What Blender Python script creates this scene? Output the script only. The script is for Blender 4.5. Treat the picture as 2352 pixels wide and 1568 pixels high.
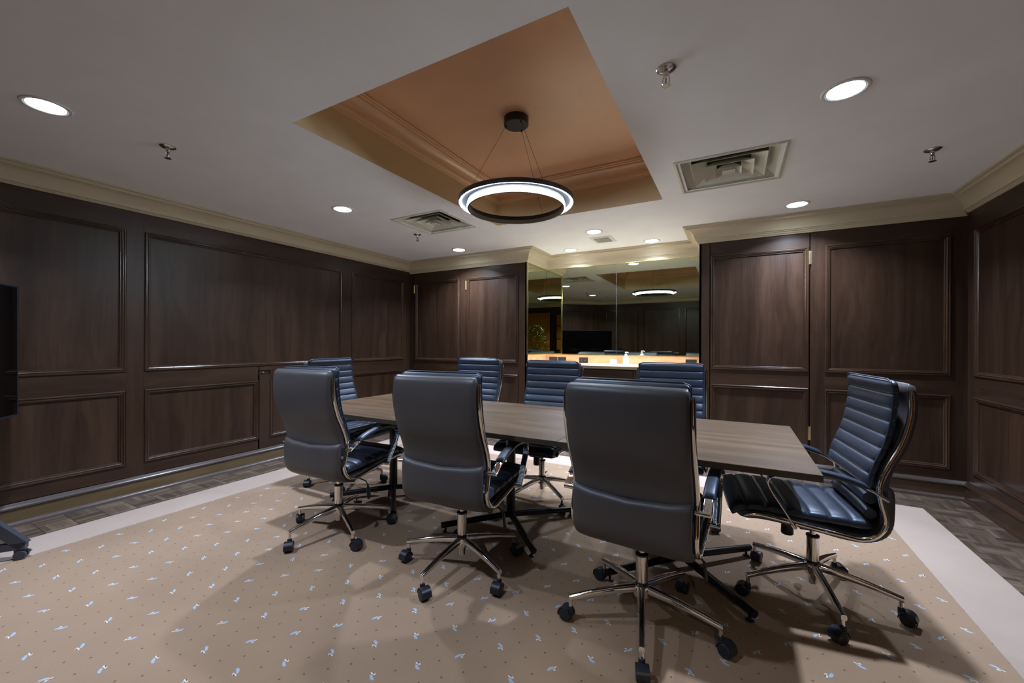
import bpy, math, random
from mathutils import Vector, Matrix

# ------------------------------------------------------------------ clear
for o in list(bpy.data.objects):
    bpy.data.objects.remove(o, do_unlink=True)
scene = bpy.context.scene
col = scene.collection
R = math.radians
random.seed(7)

# ------------------------------------------------------------------ camera
FPX, YAW, PITCH, ROLL, SY = 929.6, .5013, -.0017, .0034, 6.034
CAM = Vector((4.1948, 0.0, 1.22))
fw = Vector((-math.sin(YAW) * math.cos(PITCH), math.cos(YAW) * math.cos(PITCH), math.sin(PITCH)))
rt = Vector((math.cos(YAW), math.sin(YAW), 0))
up = rt.cross(fw)
r2 = rt * math.cos(ROLL) + up * math.sin(ROLL)
u2 = -rt * math.sin(ROLL) + up * math.cos(ROLL)
cd = bpy.data.cameras.new('camera')
cd.sensor_width = 36.0
cd.lens = FPX / 2352 * 36.0
cd.shift_y = SY / 2352
cd.clip_start = 0.02
cam = bpy.data.objects.new('camera', cd)
cam.matrix_world = Matrix(((r2.x, u2.x, -fw.x, CAM.x), (r2.y, u2.y, -fw.y, CAM.y), (r2.z, u2.z, -fw.z, CAM.z), (0, 0, 0, 1)))
col.objects.link(cam)
scene.camera = cam

# ------------------------------------------------------------------ world, exposure, lamp settings
world = bpy.data.worlds.new('world')
scene.world = world
world.use_nodes = True
world.node_tree.nodes['Background'].inputs[0].default_value = (.5, .55, .6, 1)
world.node_tree.nodes['Background'].inputs[1].default_value = 0.02
vs = scene.view_settings
vs.view_transform = 'Standard'
vs.look = 'None'
vs.gamma = 1.0
vs.use_curve_mapping = False
vs.exposure = 0.40
LAMP_COLOR = (.71, .81, 1.0)
LAMP_WATTS = 23.0
LAMP_SPREAD = R(130)
LENS_GLOW = 30.0
RING_GLOW = 100.0

# ------------------------------------------------------------------ room measures
W, YB, YA, HC = 5.808, 4.509, 5.10, 2.393       # width, back wall, alcove back, ceiling
XA0, XA1 = 1.929, 3.886                          # alcove sides
YR = -.5                                         # rear wall
CHX, CHY = 1.05, .55                             # chamfered rear-left corner

# ------------------------------------------------------------------ node helper
class NG:
    def __init__(s, name):
        s.mat = bpy.data.materials.new(name)
        s.mat.use_nodes = True
        s.t = s.mat.node_tree
        s.bsdf = s.t.nodes['Principled BSDF']
    def n(s, typ, **kw):
        nd = s.t.nodes.new(typ)
        for k, v in kw.items():
            setattr(nd, k, v)
        return nd
    def put(s, sock, v):
        if isinstance(v, bpy.types.NodeSocket):
            s.t.links.new(v, sock)
        else:
            sock.default_value = v
    def m(s, op, a, b=0.0, c=None):
        nd = s.n('ShaderNodeMath', operation=op)
        s.put(nd.inputs[0], a)
        s.put(nd.inputs[1], b)
        if c is not None:
            s.put(nd.inputs[2], c)
        return nd.outputs[0]
    def mapped(s, scale, coord='Object', loc=(0, 0, 0), rot=(0, 0, 0), rand=0.0):
        tc = s.n('ShaderNodeTexCoord').outputs[coord]
        if rand:
            oi = s.n('ShaderNodeObjectInfo')
            va = s.n('ShaderNodeVectorMath', operation='ADD')
            s.put(va.inputs[0], tc)
            s.put(va.inputs[1], s.m('MULTIPLY', oi.outputs['Random'], rand))
            tc = va.outputs[0]
        mp = s.n('ShaderNodeMapping')
        s.put(mp.inputs['Vector'], tc)
        mp.inputs['Scale'].default_value = scale
        mp.inputs['Location'].default_value = loc
        mp.inputs['Rotation'].default_value = rot
        return mp.outputs[0]
    def noise(s, vec, scale=1.0, detail=4.0, rough=.55, dist=0.0):
        nd = s.n('ShaderNodeTexNoise')
        s.put(nd.inputs['Vector'], vec)
        nd.inputs['Scale'].default_value = scale
        nd.inputs['Detail'].default_value = detail
        nd.inputs['Roughness'].default_value = rough
        nd.inputs['Distortion'].default_value = dist
        return nd.outputs[0]
    def ramp(s, fac, stops):
        nd = s.n('ShaderNodeValToRGB')
        s.put(nd.inputs[0], fac)
        e = nd.color_ramp.elements
        while len(e) < len(stops):
            e.new(.5)
        for i, (p, c) in enumerate(stops):
            e[i].position = p
            e[i].color = (*c, 1) if len(c) == 3 else c
        return nd.outputs[0]
    def mix(s, fac, a, b):
        nd = s.n('ShaderNodeMix', data_type='RGBA')
        s.put(nd.inputs[0], fac)
        s.put(nd.inputs[6], a if isinstance(a, bpy.types.NodeSocket) else (*a, 1))
        s.put(nd.inputs[7], b if isinstance(b, bpy.types.NodeSocket) else (*b, 1))
        return nd.outputs[2]
    def bump(s, h, strength=.2, dist=.002):
        nd = s.n('ShaderNodeBump')
        nd.inputs['Strength'].default_value = strength
        nd.inputs['Distance'].default_value = dist
        s.put(nd.inputs['Height'], h)
        s.put(s.bsdf.inputs['Normal'], nd.outputs[0])
    def set(s, **kw):
        names = dict(color='Base Color', rough='Roughness', metal='Metallic', spec='Specular IOR Level', coat='Coat Weight', coatr='Coat Roughness', tint='Specular Tint', trans='Transmission Weight', ior='IOR', sheen='Sheen Weight')
        for k, v in kw.items():
            sk = s.bsdf.inputs[names[k]]
            if isinstance(v, tuple) and len(v) == 3:
                v = (*v, 1)
            s.put(sk, v)
        return s

MAT = {}
def plain(name, color, rough=.5, metal=0.0, spec=.5, vary=.06, bump=0.0, bscale=80, **kw):
    g = NG(name)
    v = g.mapped((1, 1, 1))
    f = g.noise(v, 3.0, 3)
    lo = tuple(c * (1 - vary) for c in color)
    hi = tuple(min(1, c * (1 + vary)) for c in color)
    g.set(color=g.ramp(f, [(.3, lo), (.7, hi)]), rough=rough, metal=metal, spec=spec, **kw)
    if bump:
        g.bump(g.noise(v, bscale, 3), bump, .001)
    MAT[name] = g.mat
    return g.mat

def wood(name, axis, dark, mid, light, rough=.36, spec=.36, fine=1.0, cloud=1.0):
    g = NG(name)
    st = [9.0, 9.0, 9.0]
    st[axis] = .55
    v = g.mapped(tuple(st), rand=7.0)
    w = g.noise(g.mapped((1.2, 1.2, 1.2), rand=7.0), 1.0, 2)
    va = g.n('ShaderNodeVectorMath', operation='ADD')
    g.put(va.inputs[0], v)
    g.put(va.inputs[1], g.m('MULTIPLY', w, 1.6 * cloud))
    f1 = g.noise(va.outputs[0], 1.0, 6, .62, .4)
    st2 = [150.0, 150.0, 150.0]
    st2[axis] = 5.0
    f2 = g.noise(g.mapped(tuple(st2), rand=7.0), 1.0, 3, .6)
    f = g.m('ADD', g.m('MULTIPLY', f1, .8), g.m('MULTIPLY', f2, .2 * fine))
    g.set(color=g.ramp(f, [(.36, dark), (.52, mid), (.68, light)]), rough=g.m('ADD', g.m('MULTIPLY', f2, .14), rough - .07), spec=spec)
    g.bump(f2, .12, .0006)
    MAT[name] = g.mat
    return g.mat

DK, MD, LT = (.0235, .0112, .0062), (.038, .0197, .0112), (.057, .0308, .0182)
wood('wood_upright', 2, DK, MD, LT)
wood('wood_along_x', 0, DK, MD, LT)
wood('wood_along_y', 1, DK, MD, LT)
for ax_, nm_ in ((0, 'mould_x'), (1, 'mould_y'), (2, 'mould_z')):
    wood(nm_, ax_, tuple(c * 1.15 for c in DK), tuple(c * 1.2 for c in MD), tuple(c * 1.2 for c in LT), .25, .6)  # wall wood made lighter; highlights on moulding edges partly painted into the colour
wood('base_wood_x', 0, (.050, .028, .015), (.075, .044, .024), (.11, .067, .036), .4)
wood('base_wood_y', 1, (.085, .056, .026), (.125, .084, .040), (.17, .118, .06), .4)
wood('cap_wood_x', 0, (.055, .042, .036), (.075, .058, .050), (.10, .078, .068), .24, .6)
wood('cap_wood_y', 1, (.070, .056, .054), (.098, .080, .076), (.125, .103, .098), .24, .6)  # both cap woods: lilac-grey reflection sheen put into the colour
wood('table_wood', 0, (.058, .034, .017), (.096, .058, .030), (.150, .095, .051), .42, .26, .9, .7)
wood('table_edge', 0, (.045, .034, .026), (.064, .050, .038), (.085, .066, .05), .4)
def parquet(name, axis):
    wood(name, axis, (.050, .033, .023), (.098, .068, .049), (.165, .120, .088), .42, .36, 1.4)
    m_ = MAT[name]
    g = NG.__new__(NG)
    g.mat, g.t, g.bsdf = m_, m_.node_tree, m_.node_tree.nodes['Principled BSDF']
    src = g.bsdf.inputs['Base Color'].links[0].from_socket
    sp = g.n('ShaderNodeSeparateXYZ')
    g.put(sp.inputs[0], g.n('ShaderNodeTexCoord').outputs['Object'])
    fr_ = g.m('FRACT', g.m('ADD', g.m('DIVIDE', sp.outputs[1 - axis], .1525 / 5), .5))
    line = g.m('LESS_THAN', g.m('ABSOLUTE', g.m('SUBTRACT', fr_, .5)), .462)
    wn_ = g.n('ShaderNodeTexWhiteNoise', noise_dimensions='2D')
    cb_ = g.n('ShaderNodeCombineXYZ')
    g.put(cb_.inputs[0], g.m('FLOOR', g.m('ADD', g.m('DIVIDE', sp.outputs[1 - axis], .1525 / 5), .5)))
    g.put(cb_.inputs[1], g.m('MULTIPLY', g.n('ShaderNodeObjectInfo').outputs['Random'], 37.0))
    g.put(wn_.inputs['Vector'], cb_.outputs[0])
    val = g.m('MULTIPLY', g.m('ADD', g.m('MULTIPLY', line, .35), .65), g.m('ADD', g.m('MULTIPLY', wn_.outputs[0], .7), .65))
    hs = g.n('ShaderNodeHueSaturation')
    g.put(hs.inputs['Value'], val)
    g.put(hs.inputs['Color'], src)
    g.put(g.bsdf.inputs['Base Color'], hs.outputs[0])
parquet('parquet_x', 0)
parquet('parquet_y', 1)
wood('burl', 0, (.40, .20, .085), (.56, .31, .145), (.68, .42, .22), .35, .5, .5, 3.0)
wood('hall_wood', 2, (.36, .15, .045), (.46, .2, .06), (.55, .26, .085), .5)

plain('ceiling_paint', (.89, .91, .93), .75, spec=.25, vary=.025, bump=.05, bscale=250)
plain('crown_paint', (.51, .44, .31), .45, spec=.35, vary=.04)
plain('tray_paint', (.76, .455, .275), .32, spec=.5, vary=.05)
plain('tray_side_paint', (.68, .54, .325), .5, spec=.4, vary=.04)
plain('tray_crown_paint', (.78, .515, .32), .27, spec=.55, vary=.04)
plain('vent_paint', (.58, .575, .47), .5, vary=.04)
plain('vent_dark', (.19, .19, .13), .8)
plain('duct_black', (.006, .006, .007), .7)
plain('trim_white', (.72, .73, .74), .35, vary=.02)
plain('chrome', (.80, .80, .80), .07, 1.0, vary=.01)
plain('warm_chrome', (.78, .76, .70), .09, 1.0, vary=.01)
plain('nickel', (.55, .53, .50), .2, 1.0, vary=.02)
plain('brass', (.80, .66, .30), .22, 1.0, vary=.04)
plain('satin_brass', (.68, .56, .34), .34, 1.0, vary=.05)
plain('black_plastic', (.012, .016, .026), .38, spec=.5, vary=.1, bump=.04, bscale=500)
plain('black_metal', (.008, .0085, .010), .3, spec=.5, vary=.1)
plain('dark_metal', (.018, .019, .021), .42, spec=.5, vary=.1)
plain('blue_grey_metal', (.040, .047, .062), .4, spec=.5, vary=.06)
plain('ring_recess', (.0035, .004, .005), .9, spec=.05)
plain('grey_lining', (.26, .28, .26), .5)
plain('gap_black', (.0015, .0012, .001), .9, spec=.05)
plain('screen_black', (.0015, .0015, .002), .06, spec=.55, vary=0.0)
plain('tan_stone', (.60, .44, .30), .18, spec=.5, vary=.12)
plain('white_ceramic', (.82, .82, .80), .25, vary=.01)
plain('white_plastic', (.80, .80, .79), .35, vary=.01)
plain('brown_plastic', (.022, .016, .013), .35, vary=.08)
plain('red_glass', (.22, .012, .01), .1, spec=.6, vary=0.0)
plain('hall_paint', (.58, .52, .36), .7)
plain('leaf_green', (.05, .19, .045), .45, vary=.35)
plain('terracotta', (.25, .09, .04), .7)
plain('bark', (.12, .08, .05), .8)
plain('brown_wire', (.06, .045, .035), .4, .6)

g = NG('mirror_glass')
g.set(color=(.50, .52, .38), rough=.0, metal=1.0)
g.bump(g.noise(g.mapped((1, 1, 1)), 1.2, 1), .004, .001)
MAT['mirror_glass'] = g.mat

g = NG('window_glass')
g.set(color=(.9, .95, .9), rough=.02, trans=1.0, ior=1.02)
MAT['window_glass'] = g.mat

g = NG('leather')
v = g.mapped((1, 1, 1))
f = g.noise(v, 5.0, 3)
g.set(color=g.ramp(f, [(.3, (.019, .0235, .038)), (.7, (.025, .031, .049))]), rough=g.m('ADD', g.m('MULTIPLY', f, .1), .33), spec=.7, tint=(.62, .79, 1.0))  # black leather; blue sheen of the cool lamps put into colour and tint
vo = g.n('ShaderNodeTexVoronoi')
g.put(vo.inputs['Vector'], v)
vo.inputs['Scale'].default_value = 420
cr = g.noise(g.mapped((6, 6, 3)), 1.6, 4, .6, .8)
g.bump(g.m('ADD', g.m('MULTIPLY', vo.outputs[0], .25), g.m('MULTIPLY', cr, 1.8)), .28, .0035)
MAT['leather'] = g.mat

g = NG('leather_back_lit')  # same black leather lifted to warm grey, bounce light put into the colour
f = g.noise(g.mapped((1, 1, 1)), 4.0, 3)
g.set(color=g.ramp(f, [(.3, (.066, .059, .060)), (.7, (.078, .070, .071))]), rough=.42, spec=.5, tint=(.70, .84, 1.0))
cr = g.noise(g.mapped((5, 5, 2.2)), 1.5, 4, .6, .9)
g.bump(cr, .3, .006)
MAT['leather_back_lit'] = g.mat

def glow(name, color, strength):
    g = NG(name)
    g.set(color=(.9, .9, .9), rough=.4)
    g.put(g.bsdf.inputs['Emission Color'], (*color, 1))
    g.bsdf.inputs['Emission Strength'].default_value = strength
    MAT[name] = g.mat
glow('lens_glow', (.84, .92, 1.0), LENS_GLOW)
glow('ring_glow', (.80, .90, 1.0), RING_GLOW)

# patterned carpet
PU, PV = .1131, .1165
g = NG('carpet_field')
tc = g.n('ShaderNodeTexCoord').outputs['Object']
sx = g.n('ShaderNodeSeparateXYZ')
g.put(sx.inputs[0], tc)
wob = g.m('MULTIPLY', g.m('SUBTRACT', g.noise(g.mapped((1, 1, 1)), 190.0, 1), .5), .016)
u = g.m('ADD', g.m('SUBTRACT', g.m('DIVIDE', sx.outputs[0], PU), 1.001 / PU - 20), wob)
v = g.m('ADD', g.m('SUBTRACT', g.m('DIVIDE', sx.outputs[1], PV), .823 / PV - 20), wob)
a = g.m('MULTIPLY', g.m('ADD', u, v), .5)
b = g.m('MULTIPLY', g.m('SUBTRACT', u, v), .5)
ra, rb = g.m('ROUND', a), g.m('ROUND', b)
fa, fb = g.m('SUBTRACT', a, ra), g.m('SUBTRACT', b, rb)
lu = g.m('MULTIPLY', g.m('ADD', fa, fb), PU)
lv = g.m('MULTIPLY', g.m('SUBTRACT', fa, fb), PV)
cx = g.n('ShaderNodeCombineXYZ')
g.put(cx.inputs[0], ra)
g.put(cx.inputs[1], rb)
wn = g.n('ShaderNodeTexWhiteNoise', noise_dimensions='2D')
g.put(wn.inputs['Vector'], cx.outputs[0])
ang = g.m('ADD', g.m('MULTIPLY', g.m('FLOOR', g.m('MULTIPLY', wn.outputs[0], 4.0)), math.pi / 2), .52)
ca, sa = g.m('COSINE', ang), g.m('SINE', ang)
p = g.m('ADD', g.m('MULTIPLY', lu, ca), g.m('MULTIPLY', lv, sa))
q = g.m('SUBTRACT', g.m('MULTIPLY', lv, ca), g.m('MULTIPLY', lu, sa))
def ell(px, py, cx_, cy_, rx, ry):
    dx = g.m('DIVIDE', g.m('SUBTRACT', px, cx_), rx)
    dy = g.m('DIVIDE', g.m('SUBTRACT', py, cy_), ry)
    d = g.m('SQRT', g.m('ADD', g.m('MULTIPLY', dx, dx), g.m('MULTIPLY', dy, dy)))
    nd = g.n('ShaderNodeMapRange')
    nd.inputs[1].default_value, nd.inputs[2].default_value = .8, 1.15
    nd.inputs[3].default_value, nd.inputs[4].default_value = 1.0, 0.0
    g.put(nd.inputs[0], d)
    return nd.outputs[0]
base = g.ramp(g.noise(g.mapped((1, 1, 1)), 1.6, 4), [(.3, (.295, .202, .133)), (.7, (.335, .232, .156))])
grain = g.noise(g.mapped((1, 1, 1)), 260.0, 2)
base = g.mix(g.m('MULTIPLY', grain, .28), base, (.24, .165, .11))
c = base
K2 = math.sqrt(.5)
r1 = g.m('MULTIPLY', g.m('ADD', p, q), K2)
r2_ = g.m('MULTIPLY', g.m('SUBTRACT', q, p), K2)
def leaf(cx_, cy_, rx, ry):
    return ell(r1, r2_, (cx_ + cy_) * K2 * .9, (cy_ - cx_) * K2 * .9, rx * .9, ry * .9)
for e, kol in ((leaf(-.0125, -.001, .0135, .0062), (.33, .46, .66)), (leaf(-.001, .004, .0085, .0050), (.36, .49, .58)),
               (leaf(.0095, -.004, .0085, .0048), (.70, .70, .68)), (leaf(.0135, .0065, .0070, .0040), (.66, .67, .68)),
               (leaf(.0145, .000, .0080, .0026), (.14, .05, .04)), (leaf(.0195, -.003, .0045, .0028), (.48, .21, .13))):
    c = g.mix(g.m('MULTIPLY', e, .92), c, kol)
da = g.m('SUBTRACT', g.m('FRACT', a), .5)
db = g.m('SUBTRACT', g.m('FRACT', b), .5)
d1 = ell(g.m('MULTIPLY', g.m('ADD', da, db), PU), g.m('MULTIPLY', g.m('SUBTRACT', da, db), PV), 0.0, 0.0, .0042, .0042)
d2 = ell(g.m('MULTIPLY', g.m('SUBTRACT', g.m('FRACT', u), .5), PU), g.m('MULTIPLY', g.m('SUBTRACT', g.m('FRACT', v), .5), PV), 0.0, 0.0, .0042, .0042)
c = g.mix(g.m('MULTIPLY', g.m('MAXIMUM', d1, d2), .85), c, (.095, .06, .045))
g.set(color=c, rough=.95, spec=.1, sheen=.15)
g.bump(grain, .35, .004)
MAT['carpet_field'] = g.mat

g = NG('carpet_border')
base = g.ramp(g.noise(g.mapped((1, 1, 1)), 1.4, 4), [(.3, (.405, .318, .270)), (.7, (.46, .368, .315))])
grain = g.noise(g.mapped((1, 1, 1)), 260.0, 2)
g.set(color=g.mix(g.m('MULTIPLY', grain, .22), base, (.30, .235, .185)), rough=.95, spec=.1, sheen=.15)
g.bump(grain, .35, .004)
MAT['carpet_border'] = g.mat

# ------------------------------------------------------------------ object helpers
def obj(name, mesh, parent=None, loc=None, rotz=None):
    o = bpy.data.objects.new(name, mesh)
    col.objects.link(o)
    if parent is not None:
        o.parent = parent
    if loc is not None:
        o.location = loc
    if rotz is not None:
        o.rotation_euler = (0, 0, rotz)
    return o

def mesh(name, verts, faces, mats, smooth=False, fmat=None, angle=None):
    me = bpy.data.meshes.new(name)
    me.from_pydata([tuple(v) for v in verts], [], faces)
    for m_ in (mats if isinstance(mats, (list, tuple)) else [mats]):
        me.materials.append(MAT[m_])
    if fmat:
        me.polygons.foreach_set('material_index', fmat)
    if smooth:
        me.polygons.foreach_set('use_smooth', [True] * len(me.polygons))
        if angle:
            me.set_sharp_from_angle(angle=R(angle))
    me.update()
    return me

class B:
    """collects shapes into one mesh"""
    def __init__(s):
        s.v, s.f, s.m = [], [], []
    def add(s, vs_, fs, mi=0):
        k = len(s.v)
        s.v += [Vector(x) for x in vs_]
        s.f += [tuple(i + k for i in f) for f in fs]
        s.m += [mi] * len(fs)
        return s
    def box(s, x0, x1, y0, y1, z0, z1, mi=0):
        vs_ = [(x, y, z) for x in (x0, x1) for y in (y0, y1) for z in (z0, z1)]
        return s.add(vs_, [(0, 1, 3, 2), (4, 6, 7, 5), (0, 4, 5, 1), (2, 3, 7, 6), (0, 2, 6, 4), (1, 5, 7, 3)], mi)
    def obox(s, c, ax, ay, az, hx, hy, hz, mi=0):
        c = Vector(c)
        vs_ = [c + ax * hx * i + ay * hy * j + az * hz * k for i in (-1, 1) for j in (-1, 1) for k in (-1, 1)]
        return s.add(vs_, [(0, 1, 3, 2), (4, 6, 7, 5), (0, 4, 5, 1), (2, 3, 7, 6), (0, 2, 6, 4), (1, 5, 7, 3)], mi)
    def tube(s, pts, r, n=12, mi=0, cap=True):
        pts = [Vector(x) for x in pts]
        rs = r if isinstance(r, (list, tuple)) else [r] * len(pts)
        rings = []
        t0 = (pts[1] - pts[0]).normalized()
        ref = Vector((0, 0, 1)) if abs(t0.z) < .9 else Vector((1, 0, 0))
        nn = t0.cross(ref).normalized()
        for i, p_ in enumerate(pts):
            t = (pts[min(i + 1, len(pts) - 1)] - pts[max(i - 1, 0)]).normalized()
            nn = (nn - t * nn.dot(t)).normalized()
            bb = t.cross(nn)
            rings.append([p_ + (nn * math.cos(2 * math.pi * k / n) + bb * math.sin(2 * math.pi * k / n)) * rs[i] for k in range(n)])
        return s.rings(rings, mi, cap)
    def rings(s, rings, mi=0, cap=True, closed=False):
        n = len(rings[0])
        vs_ = [p_ for r_ in rings for p_ in r_]
        fs = []
        L = len(rings)
        for i in range(L if closed else L - 1):
            j = (i + 1) % L
            for k in range(n):
                fs.append((i * n + k, i * n + (k + 1) % n, j * n + (k + 1) % n, j * n + k))
        if cap and not closed:
            fs.append(tuple(range(n))[::-1])
            fs.append(tuple((L - 1) * n + k for k in range(n)))
        return s.add(vs_, fs, mi)
    def lathe(s, prof, c=(0, 0, 0), n=24, mi=0, cap=True):
        c = Vector(c)
        return s.rings([[c + Vector((r_ * math.cos(2 * math.pi * k / n), r_ * math.sin(2 * math.pi * k / n), z)) for k in range(n)] for r_, z in prof], mi, cap)
    def mesh(s, name, mats, smooth=False, angle=40):
        return mesh(name, s.v, s.f, mats, smooth, s.m, angle if smooth else None)

def tag(o, label=None, cat=None, group=None, kind=None):
    if label: o['label'] = label
    if cat: o['category'] = cat
    if group: o['group'] = group
    if kind: o['kind'] = kind
    return o

def empty(name, loc=(0, 0, 0), rotz=0.0):
    return obj(name, None, None, loc, rotz)

def catmull(pts, n):
    """n samples along a smooth curve through pts"""
    pts = [Vector(x) for x in pts]
    P = [pts[0] * 2 - pts[1]] + pts + [pts[-1] * 2 - pts[-2]]
    out = []
    segs = len(pts) - 1
    ln = [(pts[i + 1] - pts[i]).length for i in range(segs)]
    tot = sum(ln)
    for k in range(n):
        d = tot * k / (n - 1)
        i = 0
        while i < segs - 1 and d > ln[i]:
            d -= ln[i]
            i += 1
        t = min(1, d / ln[i])
        a_, b_, c_, d_ = P[i], P[i + 1], P[i + 2], P[i + 3]
        out.append(.5 * ((2 * b_) + (c_ - a_) * t + (2 * a_ - 5 * b_ + 4 * c_ - d_) * t * t + (3 * b_ - 3 * c_ + d_ - a_) * t ** 3))
    return out

def spow(x, e):
    return math.copysign(abs(x) ** e, x)

def loft(path, wf, tf, n=28, ex=.35, ez=.6, x0=0.0, side=0.0):
    """sweep a superellipse (lateral x, thickness along the normal) along a path of (y, z); tf gives (front, back) thickness"""
    L = len(path)
    rings = []
    for i, p_ in enumerate(path):
        t = (path[min(i + 1, L - 1)] - path[max(i - 1, 0)]).normalized()
        nr = Vector((t.y, -t.x)) if True else None        # normal in the (y,z) plane
        s_ = i / (L - 1)
        w = wf(s_)
        tp, tb = tf(s_)
        ring = []
        for k in range(n):
            th = 2 * math.pi * k / n
            cx_, sx_ = spow(math.cos(th), ex), spow(math.sin(th), ez)
            d = (tp if sx_ > 0 else tb) * sx_
            ring.append(Vector((x0 + w * cx_, p_.x + nr.x * d, p_.y + nr.y * d)))
        rings.append(ring)
    return rings

# ------------------------------------------------------------------ panelled walls
MOULD = [(0, -.004), (0.001, .008), (.006, .012), (.012, .0125), (.015, .006), (.019, .006), (.022, .010), (.028, .007), (.031, .001), (.036, .0015), (.040, -.004), (.041, -.014)]

class Plane:
    """frame on a wall: point = o + u*a + z*b + n*c"""
    def __init__(s, o, u, n):
        s.o, s.u, s.n = Vector(o), Vector(u), Vector(n)
    def p(s, a, b, c):
        return s.o + s.u * a + Vector((0, 0, b)) + s.n * c
    def box(s, a0, a1, b0, b1, c0, c1):
        vs_ = [s.p(a_, b_, c_) for a_ in (a0, a1) for b_ in (b0, b1) for c_ in (c0, c1)]
        bld = B()
        bld.add(vs_, [(0, 1, 3, 2), (4, 6, 7, 5), (0, 4, 5, 1), (2, 3, 7, 6), (0, 2, 6, 4), (1, 5, 7, 3)])
        return bld

def grain_of(pl):
    return 'x' if abs(pl.u.x) > abs(pl.u.y) else 'y'

def panel(parent, pl, a0, a1, b0, b1, split=None):
    """recessed veneer panel with a mitred moulding around it"""
    pn = obj('panel', pl.box(a0 + .03, (split or a1 - .03) - (.0008 if split else 0), b0 + .03, b1 - .03, -.03, -.011).mesh('panel', 'wood_upright'), parent)
    if split:
        obj('panel', pl.box(split + .0008, a1 - .03, b0 + .03, b1 - .03, -.03, -.0112).mesh('panel', 'wood_upright'), parent)
    rings = []
    for w_, h_ in MOULD:
        rings.append([pl.p(a0 + w_, b0 + w_, h_), pl.p(a1 - w_, b0 + w_, h_), pl.p(a1 - w_, b1 - w_, h_), pl.p(a0 + w_, b1 - w_, h_)])
    m_ = B()
    n = 4
    vs_ = [q_ for r_ in rings for q_ in r_]
    fs, mi = [], []
    for i in range(len(rings) - 1):
        for k in range(4):
            fs.append((i * n + k, i * n + (k + 1) % n, (i + 1) * n + (k + 1) % n, (i + 1) * n + k))
            mi.append(k % 2)
    m_.v, m_.f, m_.m = vs_, fs, mi
    obj('moulding', m_.mesh('moulding', ['mould_' + grain_of(pl), 'mould_z']), pn)
    return pn

def stile(parent, pl, a0, a1, b0, b1, c0=-.03, c1=0.0):
    return obj('stile', pl.box(a0, a1, b0, b1, c0, c1).mesh('stile', 'wood_upright'), parent)

def rail(parent, pl, a0, a1, b0, b1, c0=-.03, c1=0.0):
    return obj('rail', pl.box(a0, a1, b0, b1, c0, c1).mesh('rail', 'wood_along_' + grain_of(pl)), parent)

ZU0, ZU1, ZL0, ZL1, ZTOP, ZB = .976, 2.108, .238, .830, 2.30, .10
def bay(parent, pl, a0, a1, e0, e1, lower=True, upper=True, zl=(ZL0, ZL1), zu=(ZU0, ZU1)):
    """two panels in a frame that runs from e0 to e1"""
    if upper: panel(parent, pl, a0, a1, *zu)
    if lower: panel(parent, pl, a0, a1, *zl)

def frame_cols(parent, pl, edges, z0=ZB, z1=ZTOP):
    for e0, e1 in edges:
        stile(parent, pl, e0, e1, z0, z1)

def frame_rails(parent, pl, cols, z0=ZB, z1=ZTOP, rows=((ZL1, ZU0),), zl0=ZL0, zu1=ZU1):
    for a0, a1 in cols:
        rail(parent, pl, a0, a1, z0, zl0)
        for b0, b1 in rows:
            rail(parent, pl, a0, a1, b0, b1)
        rail(parent, pl, a0, a1, zu1, z1)

def structure(name, me):
    return tag(obj(name, me), kind='structure')

def slab(x0, x1, y0, y1, z0, z1, mat, name):
    return structure(name, B().box(x0, x1, y0, y1, z0, z1).mesh(name, mat))

# left wall (x = 0), frame u = +y, n = +x
wl = slab(-.18, -.03, CHY - .15, YB + .12, -.05, HC + .05, 'gap_black', 'wall_left')
pl = Plane((0, 0, 0), (0, 1, 0), (1, 0, 0))
gap = 2.353
for a0, a1, sp_ in ((.66, 1.334, None), (1.447, 3.342, 2.424), (3.479, 4.384, None)):
    panel(wl, pl, a0, a1, ZU0 + .008, ZU1 + .006, sp_)
for a0, a1 in ((.66, 1.33), (1.447, 2.343), (2.462, 3.342), (3.479, 4.384)):
    panel(wl, pl, a0, a1, ZL0 + .008, ZL1 + .008)
frame_cols(wl, pl, ((.5, .66), (1.334, 1.447), (3.342, 3.479), (4.384, YB + .04)))
stile(wl, pl, 2.343, gap - .004, .151, .945)
stile(wl, pl, gap + .004, 2.462, ZB, .895)
for a0, a1 in ((.66, 1.334), (1.447, 3.342), (3.479, 4.384)):
    rail(wl, pl, a0, a1, ZU1 + .006, ZTOP)
rail(wl, pl, .66, 1.334, ZL1 + .008, ZU0 + .008)
rail(wl, pl, 1.447, gap - .004, ZL1 + .008, ZU0 + .008)
rail(wl, pl, gap + .004, 3.342, .94, ZU0 + .008)
rail(wl, pl, 2.462, 3.342, ZL1 + .008, .94)
rail(wl, pl, 3.479, 4.384, ZL1 + .008, ZU0 + .008)
rail(wl, pl, .66, 1.334, .151, ZL0 + .008)
rail(wl, pl, 1.447, gap - .004, .151, ZL0 + .008)
rail(wl, pl, 2.462, 3.342, ZB, ZL0 + .008)
rail(wl, pl, 3.479, 4.384, ZB, ZL0 + .008)
lp = tag(obj('latch_plate', pl.box(gap + .004, 2.462, .897, .938, -.028, -.012).mesh('latch_plate', 'brown_plastic'), wl), 'dark recessed latch plate with a brass bolt')
bb = B()
bb.tube([pl.p(2.392, .918, -.02), pl.p(2.392, .918, .004)], .009, 14)
obj('bolt', bb.mesh('bolt', 'satin_brass', True), lp)

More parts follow.
